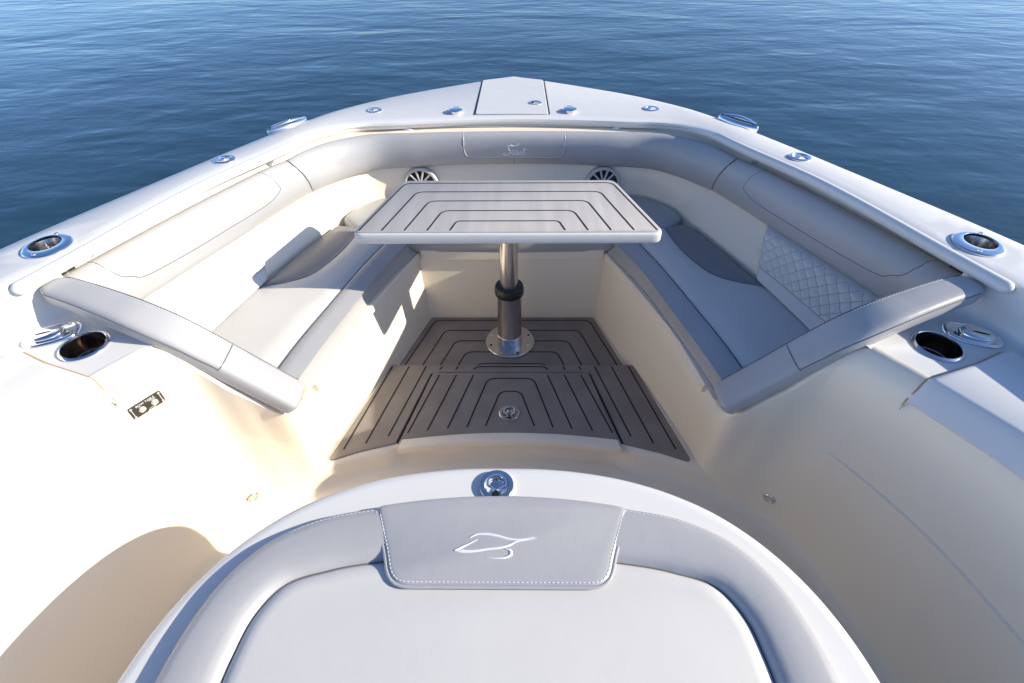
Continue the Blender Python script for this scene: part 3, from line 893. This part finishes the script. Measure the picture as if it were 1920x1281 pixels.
for s, lab in ((1, "grey vinyl backrest bolster in shade above the quilted back cushion on the shaded side"), (-1, "pale sunlit grey backrest bolster along the bright sunny side of the lounge")):
    a, b2 = SEAM_SPLIT + 0, 7 * 8
    rows = bolster_rows(a, b2)
    rows = [np.vstack([c[:1] + (c[1] - c[0]) * .12, c[1:]]) for c in rows]
    rows = pinch(rows, (0,), n=3)
    rows = flip(rows, s)
    sb = loft("side_bolster", rows, M_GVINYL, wrap=True, cap=True, angle=60)
    tag(sb, lab, "backrest cushion", "side backrest bolsters")
    SS = Surf(rows)
    pth = [(.36, 3.0), (.33, 5.2), (.34, 6.6), (.42, 7.5), (.60, 7.85), (1.0, 7.9), (1.3, 7.9), (1.52, 7.75), (1.62, 7.2), (1.66, 6.0), (1.66, 4.8), (1.68, 3.0)]
    sg = 1 if s > 0 else -1
    P = curve(np.array(pth, float), 8)
    Q = np.array([SS(u, v, .0005, sg) for u, v in P])
    tube("seam", dense(Q, .008), .0016, M_SEAM, sb, seg=6)
    link("stitching", stitches_bm(np.array([SS(u + .01, v - .10, .0007, sg) for u, v in P]), .0009, .005, .004), M_STITCH, sb)

# ------------------------------------------------------------------ armrest bolsters that close the seats aft
ARM = A((.644,1.004,.436),(.70,1.002,.497),(.775,.997,.583),(.845,.992,.664),(.905,.992,.722),(.965,1.003,.753),(1.05,1.028,.774),(1.14,1.056,.788),(1.238,1.084,.799))
arm = curve(ARM, 10)
def arm_rows(C, w=.108, t=.056):
    n = len(C); T = np.gradient(C, axis=0); T /= np.linalg.norm(T, axis=1)[:, None]
    S = np.cross(T, [0, 0, 1]); S /= np.linalg.norm(S, axis=1)[:, None]     # towards aft
    N = np.cross(S, T)
    prof = []
    for k in range(28):
        a = 2 * math.pi * k / 28
        ca, sa = math.cos(a), math.sin(a)
        x = math.copysign(abs(ca) ** .5, ca) * w / 2; y = math.copysign(abs(sa) ** .5, sa) * t / 2
        if y > 0: y *= 1.15
        prof.append((x, y))
    L = np.r_[0, np.cumsum(np.linalg.norm(np.diff(C, axis=0), axis=1))]
    rows = []
    for x, y in prof:
        r = []
        for i in range(n):
            d1 = L[-1] - L[i]; d0 = L[i]
            e1 = math.sqrt(max(0.0, 1 - (1 - min(1, d1 / .050)) ** 2)); e0 = math.sqrt(max(0, 1 - (1 - min(1, d0 / .016)) ** 2))
            tp_ = min(1, max(0, (L[i] / L[-1] - .45) / .5)); fx = (.30 + .70 * e1) * (.80 + .20 * e0) * (1 - .24 * tp_); fy = (.55 + .45 * e1) * (.72 + .28 * e0) * (1 - .12 * tp_)
            r.append(C[i] + S[i] * x * fx + N[i] * y * fy)
        rows.append(np.array(r))
    return rows
for s, lab in ((1, "grey armrest bolster with bright sunlit outer end beside the shaded quilted cushion"), (-1, "grey armrest bolster above the black table switch plate, its inner half in bright sun")):
    rows = flip(arm_rows(arm), s)
    ab = loft("armrest_bolster", rows, M_GVINYL, wrap=True, cap=True, angle=60)
    tag(ab, lab, "armrest", "armrest bolsters closing the side seats")
    G = np.array(rows); cen = G.mean(axis=0)
    lift = lambda k, j, h=.0006: G[k, j] + (G[k, j] - cen[j]) / np.linalg.norm(G[k, j] - cen[j]) * h
    jj = range(4, len(arm) - 3)
    bmS = bmesh.new()
    tube_bm(np.array([lift(10, j) for j in jj]), .0018, seg=6, bm=bmS)
    tube_bm(np.array([lift(1, j) * .5 + lift(2, j) * .5 for j in range(24, len(arm) - 3)]), .0014, seg=6, bm=bmS)
    tube_bm(np.array([lift(k, 24) for k in range(1, 13)]), .0014, seg=6, bm=bmS)
    link("seam", bmS, M_SEAM, ab)
    link("stitching", stitches_bm(np.array([lift(9, j, .0012) * .75 + lift(10, j, .0012) * .25 for j in range(20, len(arm) - 5)]), .0010, .004, .004), M_STITCH, ab)

# ------------------------------------------------------------------ quilted back cushions
for s, lab in ((1, "quilted diamond stitched back cushion in shade under the grey bolster, next to the armrest"), (-1, "quilted diamond stitched back cushion washed out by full sun")):
    a, b2 = int(6.22 * 8), 7 * 8; a2 = int(5.95 * 8)
    nu, nv = 110, 44
    kb, bl = outw(KB, -.006)[a:b2 + 1], outw(BL, .014)[a2:b2 + 1]
    kb, bl = resamp(kb, nu), resamp(bl, nu)
    # front end leans: the foot of the cushion reaches further aft than its top
    front = np.zeros((nv, nu, 3))
    length = np.linalg.norm(np.diff(kb, axis=0), axis=1).sum()
    for j in range(nu):
        u = j / (nu - 1) * length
        for i in range(nv):
            v = i / (nv - 1)
            xy = kb[j] * (1 - v) + bl[j] * v
            z = .468 + v * .145
            e = min(v, 1 - v) * .16; eu = u
            edge = math.sqrt(max(0, 1 - (1 - min(1, e / .018)) ** 2)) * math.sqrt(max(0, 1 - (1 - min(1, eu / .03)) ** 2))
            th = .014 + .026 * edge
            if v > .32:
                q = .042; p = v * .190
                d = min(abs(((u + p) / q + .5) % 1 - .5), abs(((u - p) / q + .5) % 1 - .5))
                th += .0085 * (min(1, d / .34) ** .4 - .6) * min(1, (v - .32) / .03)
            elif v > .29: th -= .003
            tj = kb[min(j + 1, nu - 1)] - kb[max(j - 1, 0)]; tj /= np.linalg.norm(tj)
            nn = np.array([tj[1], -tj[0]])
            xy = xy + nn * th
            front[i, j] = (xy[0], xy[1], z)
    rows = [front[i] for i in range(nv)]
    rows = [atz(kb, .468)] + rows + [atz(bl, .613)]
    qb = loft("quilted_cushion", flip(rows, s), M_LVINYL, wrap=False, angle=70)
    tag(qb, lab, "back cushion", "quilted back cushions on the side seats")
    e = np.array([r[0] for r in flip(rows, s)])
    # closing back and end faces
    bmq = bmesh.new(); bmq.from_mesh(qb.data)
    back_ = [bmq.verts.new(p) for p in flip([atz(kb, .468)], s)[0]]; back2 = [bmq.verts.new(p) for p in flip([atz(bl, .613)], s)[0]]
    for j in range(nu - 1): bmq.faces.new([back_[j], back_[j+1], back2[j+1], back2[j]])
    ends = []
    for j in (0, nu - 1):
        vs = [bmq.verts.new(r[j]) for r in flip(rows, s)]
        bmq.faces.new(vs)
    bmesh.ops.remove_doubles(bmq, verts=bmq.verts, dist=1e-6)
    bmesh.ops.recalc_face_normals(bmq, faces=bmq.faces)
    bmq.to_mesh(qb.data); bmq.free()
    # stitched diamonds
    bmS = bmesh.new()
    def at(u, v):
        a_, b_ = u / length * (nu - 1), v * (nv - 1)
        j_, i_ = min(int(a_), nu - 2), min(int(b_), nv - 2); fu, fv = a_ - j_, b_ - i_
        p = (front[i_, j_] * (1-fu) + front[i_, j_+1] * fu) * (1-fv) + (front[i_+1, j_] * (1-fu) + front[i_+1, j_+1] * fu) * fv
        return p * [s, 1, 1]
    for sg in (1, -1):
        for k in range(-8, 30):
            pts = [(k * .042 - sg * v * .190, v) for v in np.linspace(.33, .97, 24)]
            pts = [at(u, v) for u, v in pts if .012 < u < length - .004]
            if len(pts) > 3: tube_bm(np.array(pts), .0011, seg=5, bm=bmS)
    link("stitching", bmS, M_QSTITCH, qb)
    P = np.array([r for r in flip([front[int(.305 * nv)]], s)[0]])
    tube("seam", dense(P, .01), .0013, M_SEAM, qb, seg=6)

# ------------------------------------------------------------------ seat cushions
FB = curve(A((.672,1.085,.380),(.640,1.25,.380),(.600,1.42,.380),(.527,1.69,.380),(.430,1.925,.380)))
TS = curve(A((.672,1.080,.440),(.638,1.25,.440),(.598,1.42,.440),(.541,1.66,.440),(.452,1.922,.440)))
BS = curve(A((.744,1.075,.461),(.712,1.25,.461),(.671,1.42,.461),(.600,1.706,.461),(.530,1.930,.461)))
PB = curve(A((1.080,1.085,.466),(1.020,1.30,.468),(.925,1.568,.470),(.770,1.68,.470),(.690,1.985,.466)))
KS = curve(A((1.092,1.085,.462),(1.030,1.33,.462),(.950,1.60,.462),(.890,1.82,.462),(.806,2.030,.462)))
KS = outw(KS, -.004, False)
n = len(FB)
def mixc(a, b, t, dz=0.0): 
    r = a * (1 - t) + b * t; r[:, 2] += dz; return r
PB2 = PB.copy()
# the darker panel starts on the back edge and sweeps out towards the middle
uu = np.linspace(0, 1, n)
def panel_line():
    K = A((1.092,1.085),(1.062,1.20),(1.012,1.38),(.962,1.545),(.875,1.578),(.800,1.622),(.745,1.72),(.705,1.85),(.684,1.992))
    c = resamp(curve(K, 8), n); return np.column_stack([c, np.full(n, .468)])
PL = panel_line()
bk = outw(KS, .004, False)
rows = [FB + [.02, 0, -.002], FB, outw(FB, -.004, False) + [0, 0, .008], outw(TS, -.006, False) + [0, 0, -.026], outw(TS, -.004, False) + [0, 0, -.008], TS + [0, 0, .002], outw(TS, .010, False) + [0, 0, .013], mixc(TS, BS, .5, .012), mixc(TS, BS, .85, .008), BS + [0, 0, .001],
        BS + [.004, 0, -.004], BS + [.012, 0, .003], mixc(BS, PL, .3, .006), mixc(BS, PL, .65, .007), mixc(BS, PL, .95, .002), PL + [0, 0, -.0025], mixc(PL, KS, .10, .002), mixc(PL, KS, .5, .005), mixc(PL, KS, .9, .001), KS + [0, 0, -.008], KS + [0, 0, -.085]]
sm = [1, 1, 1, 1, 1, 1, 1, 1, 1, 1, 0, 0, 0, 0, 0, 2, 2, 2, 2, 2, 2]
for s, lab in ((1, "long side seat cushion lying wholly in blue shade, light top with grey front band"), (-1, "long side seat cushion half in sun, crossed by the shadow of the table")):
    rr = flip(rows, s)
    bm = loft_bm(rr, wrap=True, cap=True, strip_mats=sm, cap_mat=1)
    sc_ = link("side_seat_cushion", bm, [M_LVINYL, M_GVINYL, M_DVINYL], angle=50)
    tag(sc_, lab, "seat cushion", "seat cushions along the two sides")
    bmS = bmesh.new()
    tube_bm(flip([outw(TS, -.0005, False) + [0, 0, .0045]], s)[0], .0014, seg=6, bm=bmS)
    tube_bm(flip([BS + [.004, 0, -.001]], s)[0], .0016, seg=6, bm=bmS)
    tube_bm(flip([PL + [0, 0, -.0005]], s)[0], .0012, seg=6, bm=bmS)
    e = np.array([r[1] for r in rr[1:10]]) + [0, -.002, 0]
    link("seam", bmS, M_SEAM, sc_)
    link("stitching", stitches_bm(flip([outw(TS, .004, False) + [0, 0, .0095]], s)[0], .0008, .005, .004), M_STITCH, sc_)
# forward cushion under the table
fk = outw(KB, -.012)[:int(4.75 * 8)]
oc = np.vstack([mirror(fk)[::-1], A((-.70,1.995),(-.45,1.932),(0,1.925),(.45,1.932),(.70,1.995))])
oc = dense(np.vstack([oc, oc[:1]]), .03)[:-1]
fc = solid("bow_seat_cushion", oc, [(.006,.380),(0,.386),(-.002,.41),(0,.440),(.003,.453),(.010,.461),(.025,.466),(.04,.467)], M_GVINYL, angle=50)
tag(fc, "grey seat cushion across the bow, mostly hidden beneath the table", "seat cushion")

# ------------------------------------------------------------------ lounge pad on the console
Oc = halfcurve(A((0,.588),(.14,.581),(.28,.560),(.395,.533),(.485,.482),(.545,.405),(.574,.32),(.588,.22),(.60,0),(.61,-.45)))
Oi = halfcurve(A((0,.467),(.12,.463),(.235,.452),(.345,.433),(.43,.400),(.465,.345),(.477,.28),(.482,.2),(.49,0),(.50,-.40)))
oc_, oi_ = closed(Oc), closed(Oi)
def lz(t, z): return atz(oc_ * (1 - t) + oi_ * t, z)
pad_rows = [atz(inset(oc_, .010), .5605), atz(inset(oc_, .001), .563), atz(inset(oc_, -.004), .573), atz(inset(oc_, -.004), .584), lz(.02, .592), lz(.07, .5995), lz(.2, .6035), lz(.5, .6045), lz(.74, .6025), lz(.88, .597), lz(.965, .587), lz(1.0, .577), atz(inset(oi_, .003), .573)]
bm = loft_bm(pad_rows, ring=True)
lp = link("lounge_cushion", bm, M_GVINYL, angle=60)
tag(lp, "large lounge cushion on the console, grey raised border round a pale centre", "cushion")
bm = bmesh.new()
solid_bm(oi_, [(.002,.568),(.003,.574),(.010,.582),(.022,.5885),(.036,.591)], bm=bm, bottom=False)
link("centre_panel", bm, M_LVINYL, lp, angle=60)
bmS = bmesh.new()
tube_bm(np.column_stack([inset(oi_, .0025), np.full(len(oi_), .5755)]), .0014, seg=6, bm=bmS, closed=True)
link("seam", bmS, M_SEAM, lp)
link("stitching", stitches_bm(np.column_stack([inset(oc_, .004), np.full(len(oc_), .5945)])[30:-30], .0010, .005, .004), M_STITCH, lp)
# head piece with the embroidered emblem
fr = dense(oc_, .02)
fr = np.array([p for p in fr if abs(p[0] - CX) < .262 and p[1] > .5])
fr = fr[np.argsort(fr[:, 0])] + [0, .003]
body = A((CX+.2735,.560),(CX+.234,.462),(CX+.212,.396),(CX-.212,.396),(CX-.234,.462),(CX-.2735,.560))
allp = np.vstack([fr, body])
hpc = roundpoly(allp, [0] * len(fr) + [.004,.06,.05,.05,.06,.004], 8)
hpc = dense(np.vstack([hpc, hpc[:1]]), .012)[:-1]
hd = solid("head_piece", hpc, [(.004,.566),(0,.570),(-.001,.592),(.001,.599),(.005,.6035),(.012,.606)], M_GVINYL, lp, angle=60)
sel = np.array([p for p in inset(hpc, .006)])
k0 = np.argmin(np.abs(sel[:, 0] - (CX - .262)) + np.abs(sel[:, 1] - .55)); 
low = np.array([p for p in sel if p[1] < .552])
o_ = np.argsort(np.arctan2(low[:, 1] - .56, low[:, 0] - CX)); low = low[o_]
link("stitching", stitches_bm(np.column_stack([low, np.full(len(low), .6048)]), .0010, .005, .0035), M_STITCH, hd)
pip = inset(hpc, -.002); pip = np.array([p for p in pip if p[1] < .556]); pip = pip[np.argsort(np.arctan2(pip[:, 1] - .56, pip[:, 0] - CX))]
tube("piping", np.column_stack([pip, np.full(len(pip), .5985)]), .0035, M_GVINYL, hd, seg=8)
# emblem: three tapering swooshes
bm = bmesh.new()
def emb(px, py):   # emblem drawing space (photo pixels relative to its middle) to the cushion
    return (CX - .006 + (px - 937) * .00108, .4745 - (py - 1012) * .00118)
def swoosh(pts, wid, z=.6075):
    P = curve(np.array([emb(*p) for p in pts]), 6)
    W = np.interp(np.linspace(0, 1, len(P)), np.linspace(0, 1, len(wid)), wid)
    Q = np.column_stack([P, np.full(len(P), z)])
    n0 = len(bm.verts)
    T = np.gradient(Q, axis=0); T /= np.linalg.norm(T, axis=1)[:, None]; Sd = np.cross([0, 0, 1], T)
    rows = [Q + Sd * (W / 2)[:, None] + [0, 0, -.002], Q + Sd * (W / 3.2)[:, None] + [0, 0, .0006], Q + [0, 0, .0012], Q - Sd * (W / 3.2)[:, None] + [0, 0, .0006], Q - Sd * (W / 2)[:, None] + [0, 0, -.002]]
    loft_bm(rows, bm=bm)
swoosh([(884,998),(896,992),(915,991),(935,994),(955,999),(975,1001),(995,999),(1008,996)], [.001,.004,.006,.0065,.006,.004,.002,.0008])
swoosh([(899,1001),(885,1008),(870,1015),(857,1021)], [.0008,.003,.006,.004])
swoosh([(857,1021),(870,1022),(890,1022),(920,1018),(945,1015),(962,1010),(972,1005),(990,1002),(1012,998)], [.003,.0075,.006,.005,.0055,.006,.004,.0022,.0006])
swoosh([(952,1018),(962,1021),(963,1027),(955,1032),(940,1034),(918,1033)], [.001,.007,.008,.005,.003,.001])
link("emblem", bm, M_STITCH, hd, angle=60)
lp.scale = (1, 1, .66); lp.location = (0, 0, .56 * (1 - .66))

# ------------------------------------------------------------------ openings in deck and shelf under the wells
def punch(o, c, r, zmin):
    """open a round hole in a nearly flat sheet; the flange of the fitting covers its edge"""
    bm = bmesh.new(); bm.from_mesh(o.data)
    off = Vector(o.location) + (Vector(o.parent.location) if o.parent else Vector())
    C_ = Vector((c[0], c[1], 0)) - Vector((off.x, off.y, 0))
    def near(f, rad):
        p = [Vector((v.co.x, v.co.y, 0)) for v in f.verts]
        if max(v.co.z for v in f.verts) + off.z < zmin: return False
        lo = Vector((min(q.x for q in p), min(q.y for q in p), 0)); hi = Vector((max(q.x for q in p), max(q.y for q in p), 0))
        q = Vector((min(max(C_.x, lo.x), hi.x), min(max(C_.y, lo.y), hi.y), 0))
        return (q - C_).length < rad
    for it in range(7):
        ed = {e for f in bm.faces if near(f, r) for e in f.edges if e.calc_length() > .009}
        if not ed: break
        bmesh.ops.subdivide_edges(bm, edges=list(ed), cuts=1, use_grid_fill=True)
        big = [f for f in bm.faces if len(f.verts) > 4 and near(f, r)]
        if big: bmesh.ops.triangulate(bm, faces=big)
    kill = [f for f in bm.faces if (Vector((f.calc_center_median().x, f.calc_center_median().y, 0)) - C_).length < r and f.calc_center_median().z + off.z > zmin]
    bmesh.ops.delete(bm, geom=kill, context='FACES')
    bm.to_mesh(o.data); bm.free()
gw = bpy.data.objects["gunwale"]
for s in (1, -1):
    punch(gw, (s * 1.304, 1.218), .050, .82)
for o in [q for q in boat.children if q.name.startswith("coaming_shelf")]:
    for c in cups: punch(o, c, .0535, .70)
